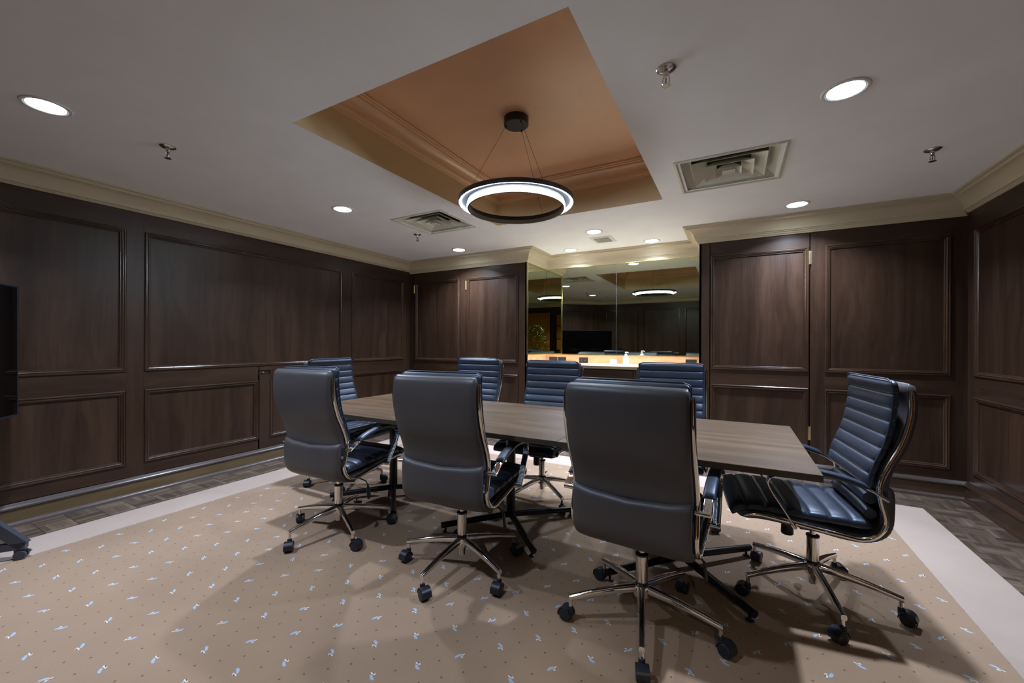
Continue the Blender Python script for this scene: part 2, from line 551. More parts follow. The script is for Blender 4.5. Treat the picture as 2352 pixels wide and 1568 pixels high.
# chamfered rear-left corner wall
dch = Vector((CHX, YR - CHY, 0))
Lch = dch.length
uch = dch.normalized()
nch = Vector((-uch.y, uch.x, 0))
plc = Plane((0, CHY, 0), uch, nch)
wch = structure('wall_corner', plc.box(-.05, Lch + .05, -.05, HC + .05, -.15, -.03).mesh('wall_corner', 'gap_black'))
panel(wch, plc, .14, Lch - .14, ZU0, ZU1)
panel(wch, plc, .14, Lch - .14, ZL0, ZL1)
frame_cols(wch, plc, ((0, .14), (Lch - .14, Lch)))
frame_rails(wch, plc, ((.14, Lch - .14),))

# rear wall (y = YR), frame u = +x, n = +y, with a doorway and a sidelight
plr = Plane((0, YR, 0), (1, 0, 0), (0, 1, 0))
DX0, DX1, DZ = 4.30, 5.16, 2.10
SX0, SX1, SZ0, SZ1 = 3.93, 4.16, 1.02, 2.06
rb_ = B()
for x0, x1, z0, z1 in ((CHX - .06, SX0, -.05, HC + .05), (SX0, SX1, -.05, SZ0), (SX0, SX1, SZ1, HC + .05), (SX1, DX0, -.05, HC + .05), (DX0, DX1, DZ, HC + .05), (DX1, W + .05, -.05, HC + .05)):
    rb_.box(x0, x1, YR - .15, YR - .03, z0, z1)
wr = structure('wall_rear', rb_.mesh('wall_rear', 'wood_upright'))
cols = ((1.19, 2.05), (2.17, 3.03), (3.15, 3.81))
for a0, a1 in cols:
    panel(wr, plr, a0, a1, ZU0, ZU1)
    panel(wr, plr, a0, a1, ZL0, ZL1)
frame_cols(wr, plr, ((CHX, 1.19), (2.05, 2.17), (3.03, 3.15), (3.81, SX0), (SX1, DX0), (DX1, W)))
frame_rails(wr, plr, cols)
rail(wr, plr, DX0, DX1, DZ, ZTOP)
rail(wr, plr, SX0, SX1, SZ1, ZTOP)
rail(wr, plr, SX0, SX1, ZB, SZ0)
win = structure('window_1', B().box(SX0, SX1, YR - .1, YR - .094, SZ0, SZ1).mesh('window_1', 'window_glass'))
bb = B()
for x0, x1, z0, z1 in ((SX0, SX0 + .03, SZ0, SZ1), (SX1 - .03, SX1, SZ0, SZ1), (SX0, SX1, SZ0, SZ0 + .03), (SX0, SX1, SZ1 - .03, SZ1), (SX0, SX1, 1.34, 1.365), (SX0, SX1, 1.72, 1.745)):
    bb.box(x0, x1, YR - .12, YR - .05, z0, z1)
obj('window_frame', bb.mesh('window_frame', 'wood_upright'), win)

# back wall (y = YB), frame u = +x, n = -y
plb = Plane((0, YB, 0), (1, 0, 0), (0, -1, 0))
bw = B()
for x0, x1 in ((-.1, XA0 - .02), (XA1 + .02, W + .1)):
    bw.box(x0, x1, YB + .03, YB + .12, -.05, HC + .05)
wb = structure('wall_back', bw.mesh('wall_back', 'gap_black'))
frame_cols(wb, plb, ((.0, .091), (.920, 1.007), (1.822, XA0), (XA1, 3.981), (4.801, 4.906), (5.712, W + .02)))
panel(wb, plb, 4.906, 5.712, .970, 2.105)
panel(wb, plb, 4.906, 5.712, .222, .821)
frame_rails(wb, plb, ((4.906, 5.712),), zl0=.222, zu1=2.105, rows=((.821, .970),))
# returns of the alcove
for x0, x1 in ((XA0 - .02, XA0), (XA1, XA1 + .02)):
    obj('stile', B().box(x0, x1, YB - .0, YB + .05, ZB, ZTOP).mesh('stile', 'wood_upright'), wb)

def panel_door(name, x0, x1, p0, p1, hinge_x, hinges):
    d = empty(name)
    tag(d, kind='structure')
    for a0, a1 in ((x0, p0), (p1, x1)):
        stile(d, plb, a0, a1, ZB + .02, 2.29)
    panel(d, plb, p0, p1, .970, 2.103)
    panel(d, plb, p0, p1, .230, .824)
    frame_rails(d, plb, ((p0, p1),), z0=ZB + .02, z1=2.29, zl0=.230, zu1=2.103, rows=((.824, .970),))
    for z0, z1 in hinges:
        hb = B()
        hb.tube([(hinge_x, YB - .006, z0), (hinge_x, YB - .006, z1)], .0075, 12)
        for k in range(1, 5):
            zz = z0 + (z1 - z0) * k / 5
            hb.tube([(hinge_x, YB - .006, zz - .001), (hinge_x, YB - .006, zz + .001)], .0083, 12)
        hb.box(hinge_x - .012, hinge_x + .012, YB - .003, YB + .002, z0, z1)
        obj('hinge', hb.mesh('hinge', 'satin_brass', True), d)
    return d
H2 = ((1.945, 2.065), (.356, .478))
panel_door('door_1', .094, .917, .109, .902, .0925, H2)
panel_door('door_2', 1.010, 1.819, 1.029, 1.809, 1.0085, H2)
panel_door('door_3', 3.987, 4.792, 3.990, 4.788, 4.797, H2)

# right wall (x = W), frame u = +y, n = -x
plw = Plane((W, 0, 0), (0, 1, 0), (-1, 0, 0))
ww = slab(W + .03, W + .15, YR - .15, YB + .12, -.05, HC + .05, 'gap_black', 'wall_right')
cols = ((3.50, 4.404), (2.46, 3.38), (1.42, 2.34), (.38, 1.30), (-.36, .26))
for a0, a1 in cols:
    panel(ww, plw, a0, a1, ZU0, ZU1)
    panel(ww, plw, a0, a1, .225, .823)
frame_cols(ww, plw, ((4.404, YB + .04), (3.38, 3.50), (2.34, 2.46), (1.30, 1.42), (.26, .38), (YR, -.36)))
frame_rails(ww, plw, cols, zl0=.225, rows=((.823, ZU0),))

# ------------------------------------------------------------------ swept trims along the room outline (interior on the right hand)
OUT = [(0, CHY), (0, YB), (XA0, YB), (XA0, YA), (XA1, YA), (XA1, YB), (W, YB), (W, YR), (CHX, YR)]
def mitres(poly):
    n = len(poly)
    ns = []
    for i in range(n):
        d = Vector(poly[(i + 1) % n]) - Vector(poly[i])
        d.normalize()
        ns.append(Vector((d.y, -d.x)))
    out = []
    for i in range(n):
        n0, n1 = ns[i - 1], ns[i]
        out.append((n0 + n1) / (1 + n0.dot(n1)))
    return out
def sweep(poly, i, prof, mit, ends=(True, True)):
    n = len(poly)
    j = (i + 1) % n
    a_, b_ = Vector(poly[i]), Vector(poly[j])
    d = (b_ - a_).normalized()
    nn = Vector((d.y, -d.x))
    ma = mit[i] if ends[0] else nn
    mb = mit[j] if ends[1] else nn
    bld = B()
    ra_ = [Vector((*(a_ + ma * h), z)) for h, z in prof]
    rb_ = [Vector((*(b_ + mb * h), z)) for h, z in prof]
    bld.rings([ra_, rb_])
    return bld
MIT = mitres(OUT)
cove = []
for k in range(11):
    th = math.pi / 2 * k / 10
    cove.append((.112 - .070 * math.cos(th), -.118 + .084 * math.sin(th)))
def crown_prof(drop):
    low = [(-.03, -drop), (.013, -drop), (.015, -drop + .010), (.021, -.143 + (.155 - drop) * .5), (.022, -.134), (.031, -.130), (.033, -.121), (.042, -.118)]
    if drop < .145:
        low = [(-.03, -drop), (.013, -drop), (.016, -.129), (.024, -.128), (.026, -.123), (.042, -.118)]
    pr = low + cove[1:] + [(.118, -.032), (.120, -.016), (.142, -.013), (.145, -.004), (.145, .0), (.0, .0), (-.03, .0)]
    return [(h, HC + z) for h, z in pr]
drops = [.134, .160, .160, .165, .160, .160, .136, .136, .134]
for i in range(9):
    t = structure('trim_%d' % (i + 1), sweep(OUT, i, crown_prof(drops[i]), MIT).mesh('crown_moulding', 'crown_paint', True, 30))
BODY = [(-.03, 0), (.018, 0), (.018, .102), (.016, .106), (-.03, .106)]
CAP = [(-.03, .107), (.020, .107), (.026, .112), (.027, .122), (.022, .131), (.012, .138), (.004, .146), (-.03, .146)]
SHOE = [(.0, -.01), (.036, -.01), (.036, .008), (.033, .017), (.027, .023), (.018, .027), (.0, .027)]
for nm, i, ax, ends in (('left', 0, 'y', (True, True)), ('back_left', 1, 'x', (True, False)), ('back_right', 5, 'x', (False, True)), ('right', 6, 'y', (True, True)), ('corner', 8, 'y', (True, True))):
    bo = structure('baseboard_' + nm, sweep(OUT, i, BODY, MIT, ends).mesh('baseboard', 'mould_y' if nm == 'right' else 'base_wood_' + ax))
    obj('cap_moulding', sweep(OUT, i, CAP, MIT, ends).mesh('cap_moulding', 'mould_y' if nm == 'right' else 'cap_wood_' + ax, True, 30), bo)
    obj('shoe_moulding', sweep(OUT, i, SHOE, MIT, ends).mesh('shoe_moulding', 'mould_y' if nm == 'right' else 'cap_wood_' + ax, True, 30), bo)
OUTR = [(W, YR), (DX1, YR)], [(DX0, YR), (CHX, YR)]
for k, (p0, p1) in enumerate(OUTR):
    for nm, prof, mt in (('baseboard_rear_%d' % (k + 1), BODY, 'base_wood_x'),):
        bo = structure(nm, sweep([p0, p1], 0, prof, [Vector((0, 1)), Vector((0, 1))], (False, False)).mesh('baseboard', mt))
        obj('cap_moulding', sweep([p0, p1], 0, CAP, [Vector((0, 1)), Vector((0, 1))], (False, False)).mesh('cap_moulding', 'cap_wood_x', True, 30), bo)

# ------------------------------------------------------------------ ceiling with tray, vent openings
TX0, TX1, TY0, TY1, TZ = 2.125, 3.685, 1.330, 3.470, 2.735
VENTS = [(3.842, 4.478, 2.800, 3.405), (1.335, 1.935, 2.810, 3.400)]
GR = (2.787, 3.020, 4.348, 4.620)
holes = [(TX0, TX1, TY0, TY1)] + [(a_ + .04, b_ - .04, c_ + .04, d_ - .04) for a_, b_, c_, d_ in VENTS] + [(GR[0] + .03, GR[1] - .03, GR[2] + .03, GR[3] - .03)]
xs = sorted({-.05, W + .05, XA0 - .02, XA1 + .02} | {h[0] for h in holes} | {h[1] for h in holes})
ys = sorted({YR - .1, YB + .05, YA + .05} | {h[2] for h in holes} | {h[3] for h in holes})
cb = B()
for i in range(len(xs) - 1):
    for j in range(len(ys) - 1):
        mx, my = (xs[i] + xs[i + 1]) / 2, (ys[j] + ys[j + 1]) / 2
        if any(h[0] < mx < h[1] and h[2] < my < h[3] for h in holes):
            continue
        if my > YB + .05 and not (XA0 - .02 < mx < XA1 + .02):
            continue
        x0, x1, y0, y1 = xs[i], xs[i + 1], ys[j], ys[j + 1]
        k = len(cb.v)
        cb.add([(x0, y0, HC), (x0, y1, HC), (x1, y1, HC), (x1, y0, HC)], [(0, 1, 2, 3)])
ceil = structure('ceiling', cb.mesh('ceiling', 'ceiling_paint'))
tb = B()
tb.box(TX0 - .05, TX0, TY0 - .05, TY1 + .05, HC + .0005, TZ)
tb.box(TX1, TX1 + .05, TY0 - .05, TY1 + .05, HC + .0005, TZ)
tb.box(TX0, TX1, TY0 - .05, TY0, HC + .0005, TZ)
tb.box(TX0, TX1, TY1, TY1 + .05, HC + .0005, TZ)
obj('tray_side', tb.mesh('tray_side', 'tray_side_paint'), ceil)
obj('tray_top', B().box(TX0 - .05, TX1 + .05, TY0 - .05, TY1 + .05, TZ, TZ + .05).mesh('tray_top', 'tray_paint'), ceil)
TP = [(TX0, TY0), (TX0, TY1), (TX1, TY1), (TX1, TY0)]
TM = mitres(TP)
tprof = [(0, 2.600), (.008, 2.600), (.010, 2.606), (.016, 2.608), (.018, 2.616), (.026, 2.619), (.027, 2.626)]
for k in range(9):
    th = math.pi / 2 * k / 8
    tprof.append((.083 - .053 * math.cos(th), 2.628 + .064 * math.sin(th)))
tprof += [(.087, 2.694), (.089, 2.706), (.100, 2.709), (.102, 2.718), (.110, 2.720), (.110, TZ), (0, TZ)]
for i in range(4):
    obj('tray_moulding', sweep(TP, i, tprof, TM).mesh('tray_moulding', 'tray_crown_paint', True, 30), ceil)
lid = B().box(-.2, W + .2, YR - .2, YA + .2, TZ + .25, TZ + .3)
obj('deck', lid.mesh('deck', 'gap_black'), ceil)

# ------------------------------------------------------------------ floor: parquet strips around the carpet
fl = structure('floor', B().box(-.15, W + .15, YR - .15, YA + .1, -.12, -.02).mesh('floor', 'gap_black'))
CX0, CX1, CY0, CY1 = .365, 5.437, -.14, 4.125
BS = .1525
bm_ = {}
for d in 'xy':
    b_ = B()
    hh = BS / 2 - .0008
    b_.rings([[(-hh, -hh, -.017), (hh, -hh, -.017), (hh, hh, -.017), (-hh, hh, -.017)], [(-hh, -hh, -.0045), (hh, -hh, -.0045), (hh, hh, -.0045), (-hh, hh, -.0045)], [(-hh + .0015, -hh + .0015, -.003), (hh - .0015, -hh + .0015, -.003), (hh - .0015, hh - .0015, -.003), (-hh + .0015, hh - .0015, -.003)]])
    bm_[d] = b_.mesh('parquet_block', 'parquet_' + d)
rest = B()
nb = 0
for i in range(39):
    for j in range(-4, 31):
        x, y = .012 + BS * (i + .5), YB - .012 - BS * (j + .5)
        if y < YR: continue
        if CX0 + .02 < x - BS / 2 and x + BS / 2 < CX1 - .02 and CY0 < y and y + BS / 2 < CY1 - .02:
            continue
        seen = (x < .5 and y > .6) or y > 4.0 or (x > 5.2 and y > 2.4)
        if seen and nb < 298 and y < YB:
            obj('parquet_block', bm_['xy'[(i + j) % 2]], fl, (x, y, 0))
            nb += 1
        elif y < 1.0:
            hh = BS / 2 - .0008
            rest.add([(x - hh, y - hh, -.003), (x + hh, y - hh, -.003), (x + hh, y + hh, -.003), (x - hh, y + hh, -.003)], [(0, 1, 2, 3)])
        elif y < YB:
            hh = BS / 2 - .0008
            rest.add([(x - hh, y - hh, -.003), (x + hh, y - hh, -.003), (x + hh, y + hh, -.003), (x - hh, y + hh, -.003)], [(0, 1, 2, 3)])
tag(obj('parquet_field', rest.mesh('parquet_field', 'parquet_y'), fl), kind='stuff')

rug = tag(empty('rug', (0, 0, 0)), 'large tan carpet with blue flower sprigs, dark dots and pale plain border', 'carpet')
BW = .308
obj('rug_field', B().box(CX0 + BW, CX1 - BW, CY0 + BW, CY1 - BW, -.019, 0).mesh('rug_field', 'carpet_field'), rug)
bd = B()
for x0, x1, y0, y1 in ((CX0, CX0 + BW, CY0, CY1), (CX1 - BW, CX1, CY0, CY1), (CX0 + BW, CX1 - BW, CY0, CY0 + BW), (CX0 + BW, CX1 - BW, CY1 - BW, CY1)):
    bd.box(x0, x1, y0, y1, -.019, 0)
tag(obj('rug_border', bd.mesh('rug_border', 'carpet_border'), rug), 'pale pinkish cream border band')

# ------------------------------------------------------------------ alcove: side and back walls, mirrors, counter
MZ0, MZ1 = 1.078, 2.229
slab(XA0 - .1, XA0 - .0, YB + .05, YA + .1, -.05, HC + .05, 'wood_upright', 'wall_alcove_left')
slab(XA1 + .0, XA1 + .1, YB + .05, YA + .1, -.05, HC + .05, 'wood_upright', 'wall_alcove_right')
slab(XA0, XA1, YA, YA + .1, -.05, HC + .05, 'wood_upright', 'wall_alcove_back')

def mirror(name, label, x0, x1, y0, y1, trims):
    o = obj(name, B().box(x0, x1, y0, y1, MZ0 + .006, MZ1 - .004).mesh('mirror', 'mirror_glass'))
    tag(o, label, 'mirror', 'tinted mirrors lining the alcove')
    for nm, mt, bx in trims:
        obj(nm, B().box(*bx).mesh(nm, mt), o)
    return o
xs_ = 2.904
mirror('wall_mirror', 'narrow tinted side mirror edged in brass, left side of the alcove', XA0 + .001, XA0 + .007, YB + .012, YA - .009,
       (('brass_edge', 'brass', (XA0 + .0005, XA0 + .016, YB + .0005, YB + .012, MZ0, MZ1)), ('brass_edge', 'brass', (XA0 + .001, XA0 + .012, YB + .012, YA - .013, MZ0 - .004, MZ0 + .006)), ('brass_edge', 'brass', (XA0 + .001, XA0 + .012, YB + .012, YA - .013, MZ1 - .006, MZ1 + .002))))
mirror('wall_mirror', 'left half of the wide mirror behind the counter, beside the corner', XA0 + .008, xs_ - .003, YA - .008, YA - .001,
       (('brass_edge', 'brass', (XA0 + .008, xs_ - .002, YA - .014, YA - .001, MZ0 - .004, MZ0 + .006)), ('brass_edge', 'brass', (XA0 + .008, xs_ - .002, YA - .014, YA - .001, MZ1 - .006, MZ1 + .002)), ('seam_strip', 'nickel', (xs_ - .0075, xs_ - .0005, YA - .0105, YA - .001, MZ0 + .006, MZ1 - .006)),
        ('clip_glint', 'chrome', (xs_ - .012, xs_ + .012, YA - .016, YA - .008, 1.835, 1.86)), ('clip_glint', 'chrome', (xs_ - .01, xs_ + .01, YA - .016, YA - .008, 1.098, 1.115))))  # upper chrome piece stands in for a light glint in the mirror seam
mirror('wall_mirror', 'right half of the wide mirror behind the counter, above the soap bottle', xs_ + .0005, XA1 - .008, YA - .008, YA - .001,
       (('brass_edge', 'brass', (xs_, XA1 - .008, YA - .014, YA - .001, MZ0 - .004, MZ0 + .006)), ('brass_edge', 'brass', (xs_, XA1 - .008, YA - .014, YA - .001, MZ1 - .006, MZ1 + .002))))

trim = structure('trim_10', B().box(XA0 + .001, XA1 - .001, YA - .012, YA - .0005, .962, MZ0 - .004).box(XA0 + .0005, XA0 + .012, YB + .02, YA - .012, .962, MZ0 - .004).mesh('backsplash', 'burl'))
ct = tag(obj('countertop', B().box(XA0 + .002, XA1 - .002, YB - .012, YA - .002, .946, .968).mesh('countertop', 'tan_stone')), 'pale tan stone countertop in the mirrored alcove', 'countertop')
obj('front_edge', B().box(XA0 + .002, XA1 - .002, YB - .018, YB - .012, .938, .969).mesh('front_edge', 'satin_brass'), ct)
cbn = tag(empty('base_cabinet', (0, 0, 0)), 'dark wood base cabinet under the alcove countertop', 'cabinet')
obj('body', B().box(XA0 + .004, XA1 - .004, YB + .03, YA - .01, 0.0, .944).mesh('body', 'wood_along_x'), cbn)
n3 = 3
cw = (XA1 - XA0 - .02) / n3
for k in range(n3):
    x0 = XA0 + .01 + cw * k
    obj('drawer_front', B().box(x0 + .003, x0 + cw - .003, YB + .008, YB + .03, .800, .925).mesh('drawer_front', 'wood_along_x'), cbn)
    dr = obj('door', B().box(x0 + .003, x0 + cw - .003, YB + .012, YB + .03, .10, .79).mesh('door', 'wood_upright'), cbn)
    panel(dr, Plane((0, YB + .008, 0), (1, 0, 0), (0, -1, 0)), x0 + .08, x0 + cw - .08, .18, .72)

def outlet(label, x, kind):
    o = tag(empty('wall_outlet', (x, YA - .012, 1.005)), label, 'outlet', 'brown outlets on the wooden backsplash')
    obj('cover_plate', B().box(-.058, .058, -.006, 0, -.036, .036).mesh('cover_plate', 'brown_plastic'), o)
    if kind == 'duplex':
        for s_ in (-1, 1):
            r_ = obj('receptacle', B().box(s_ * .024 - .017, s_ * .024 + .017, -.009, -.006, -.015, .015).mesh('receptacle', 'black_plastic'), o)
            obj('slot', B().box(s_ * .024 - .006, s_ * .024 - .003, -.0095, -.008, -.006, .006).box(s_ * .024 + .004, s_ * .024 + .007, -.0095, -.008, -.005, .005).mesh('slot', 'nickel'), r_)
    else:
        obj('rocker', B().box(-.034, .034, -.011, -.006, -.015, .015).mesh('rocker', 'black_plastic'), o)
outlet('brown switch plate on the backsplash, first from the alcove corner', 2.048, 'rocker')
outlet('brown switch plate on the backsplash, second from the alcove corner', 2.174, 'rocker')
outlet('brown double outlet on the backsplash, left of the white cup', 2.474, 'duplex')
outlet('brown switch plate at the right end of the backsplash', 3.763, 'rocker')

cup = tag(empty('cup', (2.985, 4.63, .968)), 'white cup standing upside down on the alcove counter', 'cup')
bb = B().lathe([(.046, .0), (.046, .004), (.036, .068), (.033, .073), (.0, .074)], n=32, cap=False)
obj('cup_body', bb.mesh('cup_body', 'white_ceramic', True), cup)
obj('rim', B().lathe([(.0465, .0), (.0475, .002), (.0465, .005), (.045, .005), (.045, .0)], n=32, cap=False).mesh('rim', 'white_ceramic', True), cup)
bt = tag(empty('soap_bottle', (3.125, 4.64, .968)), 'white pump soap bottle standing on the alcove counter', 'bottle')
obj('bottle_body', B().lathe([(.0, 0), (.030, 0), (.032, .003), (.032, .085), (.029, .098), (.018, .112), (.013, .116), (.013, .124)], n=28, cap=False).mesh('bottle_body', 'white_plastic', True), bt)
obj('bottle_label', B().lathe([(.0325, .02), (.0326, .02), (.0326, .075), (.0325, .075)], n=28, cap=False).mesh('bottle_label', 'trim_white', True), bt)
pu = B().lathe([(.015, .122), (.015, .136), (.007, .137), (.005, .150), (.012, .150), (.012, .160), (.0, .161)], n=20, cap=False)
pu.tube([(0, 0, .155), (.02, -.02, .157), (.032, -.032, .150)], [.006, .005, .004], 10)
obj('pump', pu.mesh('pump', 'white_plastic', True), bt)

# ------------------------------------------------------------------ recessed downlights
dl_ring = B()
dl_ring.lathe([(.073, -.0005), (.074, -.004), (.080, -.0065), (.090, -.0045), (.0935, 0.0)], n=40, cap=False)
dl_ring = dl_ring.mesh('trim_ring', 'trim_white', True)
dl_lens = B().lathe([(.0, -.0015), (.074, -.0015)], n=40, cap=False).mesh('lens', 'lens_glow')
dl_can = B().lathe([(.074, -.001), (.072, -.0035), (.0705, -.0035), (.0705, -.001)], n=40, cap=False).mesh('reflector', 'nickel', True)
def downlight(x, y, label, z=HC, watts=LAMP_WATTS, color=LAMP_COLOR):
    o = tag(empty('recessed_downlight', (x, y, z)), label, 'ceiling light', 'round recessed ceiling lights')
    obj('trim_ring', dl_ring, o)
    obj('reflector', dl_can, o)
    obj('lens', dl_lens, o)
    ld = bpy.data.lights.new('downlight_lamp', 'AREA')
    ld.shape = 'DISK'
    ld.size = .075
    ld.energy = watts
    ld.color = color
    ld.spread = LAMP_SPREAD
    lo = bpy.data.objects.new('downlight_lamp', ld)
    lo.location = (0, 0, -.008)
    lo.parent = o
    col.objects.link(lo)
    return o
for x, y, lb, *pw in ((1.190, .652, 'round recessed light in the left foreground of the ceiling, above the television'),
                 (1.182, 2.400, 'round recessed light left of the tray, near the left air diffuser'),
                 (1.163, 4.138, 'round recessed light in the far left corner, above the narrow doors'),
                 (4.642, 2.374, 'large round recessed light at upper right, nearest on the right side'),
                 (4.655, 4.122, 'round recessed light above the single door at the right of the alcove'),
                 (2.904, 4.132, 'round recessed light beside the small exhaust grille, in front of the alcove'),
                 (3.371, 4.807, 'round recessed light inside the alcove, right of the two above the counter'),
                 (2.398, 4.803, 'round recessed light inside the alcove, left of the two above the counter'),
                 (2.90, .652, 'round recessed light behind the tray, above the camera side of the table', 9.0)):
    downlight(x, y, lb, HC, *(pw or [LAMP_WATTS]))

# ------------------------------------------------------------------ sprinklers
def sprinkler(x, y, label):
    o = tag(empty('fire_sprinkler', (x, y, HC)), label, 'sprinkler', 'pendent sprinklers on the ceiling')
    obj('escutcheon', B().lathe([(.036, 0), (.036, -.003), (.028, -.009), (.014, -.013), (.011, -.014)], n=28, cap=False).mesh('escutcheon', 'nickel', True), o)
    obj('body', B().lathe([(.011, -.012), (.011, -.022), (.009, -.026), (.009, -.031), (.0, -.031)], n=18, cap=False).mesh('body', 'nickel', True), o)
    fb = B()
    for s_ in (-1, 1):
        fb.tube([(s_ * .009, 0, -.030), (s_ * .0125, 0, -.036), (s_ * .0125, 0, -.052), (s_ * .004, 0, -.060)], .0025, 8)
    obj('frame_arm', fb.mesh('frame_arm', 'nickel', True), o)
    obj('bulb', B().lathe([(.0, -.032), (.002, -.034), (.002, -.053), (.0, -.056)], n=12, cap=False).mesh('bulb', 'red_glass', True), o)
    db_ = B().lathe([(.0, -.060), (.013, -.061), (.013, -.0625), (.0, -.0625)], n=24, cap=False)
    for k in range(12):
        a_ = 2 * math.pi * k / 12
        db_.box(.0145 * math.cos(a_) - .002, .0145 * math.cos(a_) + .002, .0145 * math.sin(a_) - .002, .0145 * math.sin(a_) + .002, -.063, -.061)
    obj('deflector', db_.mesh('deflector', 'nickel'), o)
    o.rotation_euler[2] = random.uniform(-.2, .9)
    o.scale = (1.12, 1.12, 1.15)
sprinkler(1.215, 1.136, 'chrome fire sprinkler on the left of the ceiling, nearest the television')
sprinkler(3.937, 1.830, 'chrome fire sprinkler right of the tray, nearest to the camera')
sprinkler(5.237, 3.344, 'chrome fire sprinkler at the far right, near the right wall')
sprinkler(1.198, 3.339, 'small chrome fire sprinkler at the far left, beside the left air diffuser')

# ------------------------------------------------------------------ air diffusers and exhaust grille
def diffuser(x0, x1, y0, y1, label, rot):
    cx_, cy_, hx, hy = (x0 + x1) / 2, (y0 + y1) / 2, (x1 - x0) / 2, (y1 - y0) / 2
    o = tag(empty('air_diffuser', (cx_, cy_, HC)), label, 'air vent', 'square ceiling air diffusers')
    def sq(h, z):
        return [(-h * hx, -h * hy, z), (h * hx, -h * hy, z), (h * hx, h * hy, z), (-h * hx, h * hy, z)]
    fb = B().rings([sq(1.0, 0), sq(1.0, -.006), sq(.95, -.008), sq(.74, .05), sq(.70, .05)], cap=False)
    obj('frame', fb.mesh('frame', 'vent_paint'), o)
    bx = B()
    bx.rings([sq(.74, .05), sq(.74, .16)], cap=False)
    bx.add(sq(.74, .16), [(0, 1, 2, 3)])
    obj('plenum', bx.mesh('plenum', 'vent_dark'), o)
    obj('duct_opening', B().lathe([(.0, .158), (.13, .158), (.13, .155), (.0, .155)], n=28, cap=False).mesh('duct_opening', 'duct_black'), o)
    for h0, h1, zt, zb in ((.42, .68, .050, .004), (.24, .46, .045, -.003), (.08, .24, .04, -.009)):
        v_ = B().rings([sq(h0, zt), sq(h1, zb), sq(h1, zb - .003), sq(h0 - .012, zt + .002)], cap=False, closed=False)
        obj('vane', v_.mesh('vane', 'vent_paint'), o)
    pk = B()
    pk.add([(0, 0, .03)] + sq(.12, -.010), [(0, 1, 2), (0, 2, 3), (0, 3, 4), (0, 4, 1), (4, 3, 2, 1)])
    obj('centre_cone', pk.mesh('centre_cone', 'vent_paint'), o)
    return o
diffuser(*VENTS[0], 'square cream air diffuser on the ceiling, right of the tray', 0)
diffuser(*VENTS[1], 'square cream air diffuser on the ceiling, left of the tray behind the ring lamp', 0)

gx, gy = (GR[0] + GR[1]) / 2, (GR[2] + GR[3]) / 2
gr = tag(empty('exhaust_grille', (gx, gy, HC)), 'small white slotted exhaust grille on the ceiling before the alcove', 'air vent')
hx, hy = (GR[1] - GR[0]) / 2, (GR[3] - GR[2]) / 2
def sq2(dx, dy, z):
    return [(-dx, -dy, z), (dx, -dy, z), (dx, dy, z), (-dx, dy, z)]
obj('frame', B().rings([sq2(hx, hy, 0), sq2(hx, hy, -.006), sq2(hx - .035, hy - .035, -.009), sq2(hx - .035, hy - .035, .03)], cap=False).mesh('frame', 'trim_white'), gr)
obj('back_box', B().add(sq2(hx - .03, hy - .03, .03), [(0, 1, 2, 3)]).mesh('back_box', 'bark'), gr)
sl = B().box(-.0032, .0032, -(hy - .036), hy - .036, -.007, -.002).mesh('slat', 'vent_paint')
ns = 10
for k in range(ns):
    obj('slat', sl, gr, ((hx - .04) * (2 * (k + .5) / ns - 1), 0, 0))

# ------------------------------------------------------------------ pendant ring lamp
PX, PY = 2.906, 2.400
pd = tag(empty('pendant_lamp', (PX, PY, 2.118)), 'black ring pendant lamp with glowing white bands hanging in the ceiling tray', 'pendant lamp')
def ringmesh(prof, mat, n=96):
    rings = [[(r_ * math.cos(2 * math.pi * k / n), r_ * math.sin(2 * math.pi * k / n), z) for r_, z in prof] for k in range(n)]
    return B().rings(rings, closed=True).mesh('ring', mat, True, 35)
obj('inner_hoop', ringmesh([(.317, .0), (.325, .0), (.325, .050), (.317, .050)], 'dark_metal'), pd)
obj('inner_lining', ringmesh([(.3150, .0005), (.317, .0), (.317, .0265), (.3150, .0265)], 'grey_lining'), pd)
tag(obj('lower_light_band', ringmesh([(.325, .003), (.3275, .004), (.3275, .0255), (.325, .0265)], 'ring_glow'), pd), 'glowing white lower band')
obj('flange', ringmesh([(.322, .046), (.380, .046), (.380, .056), (.322, .056)], 'ring_recess'), pd)
obj('outer_rim', ringmesh([(.378, .034), (.384, .034), (.385, .063), (.378, .063)], 'blue_grey_metal'), pd)
tag(obj('upper_light_band', ringmesh([(.364, .040), (.374, .037), (.377, .039), (.377, .045), (.364, .045)], 'ring_glow'), pd), 'glowing white upper ring')
obj('canopy', B().lathe([(.0, .565), (.080, .565), (.083, .568), (.083, .614), (.081, .617), (.0, .617)], n=40, cap=False).mesh('canopy', 'dark_metal', True), pd)
for a_ in (R(205), R(325), R(85)):
    wb_ = B()
    wb_.tube([(.068 * math.cos(a_), .068 * math.sin(a_), .567), (.366 * math.cos(a_), .366 * math.sin(a_), .056)], .0011, 6)
    w_ = obj('suspension_wire', wb_.mesh('suspension_wire', 'brown_wire', True), pd)
    gb = B().tube([(.068 * math.cos(a_), .068 * math.sin(a_), .552), (.068 * math.cos(a_), .068 * math.sin(a_), .567)], .005, 10)
    gb.tube([(.366 * math.cos(a_), .366 * math.sin(a_), .055), (.366 * math.cos(a_), .366 * math.sin(a_), .070)], .005, 10)
    obj('wire_grip', gb.mesh('wire_grip', 'black_metal', True), w_)

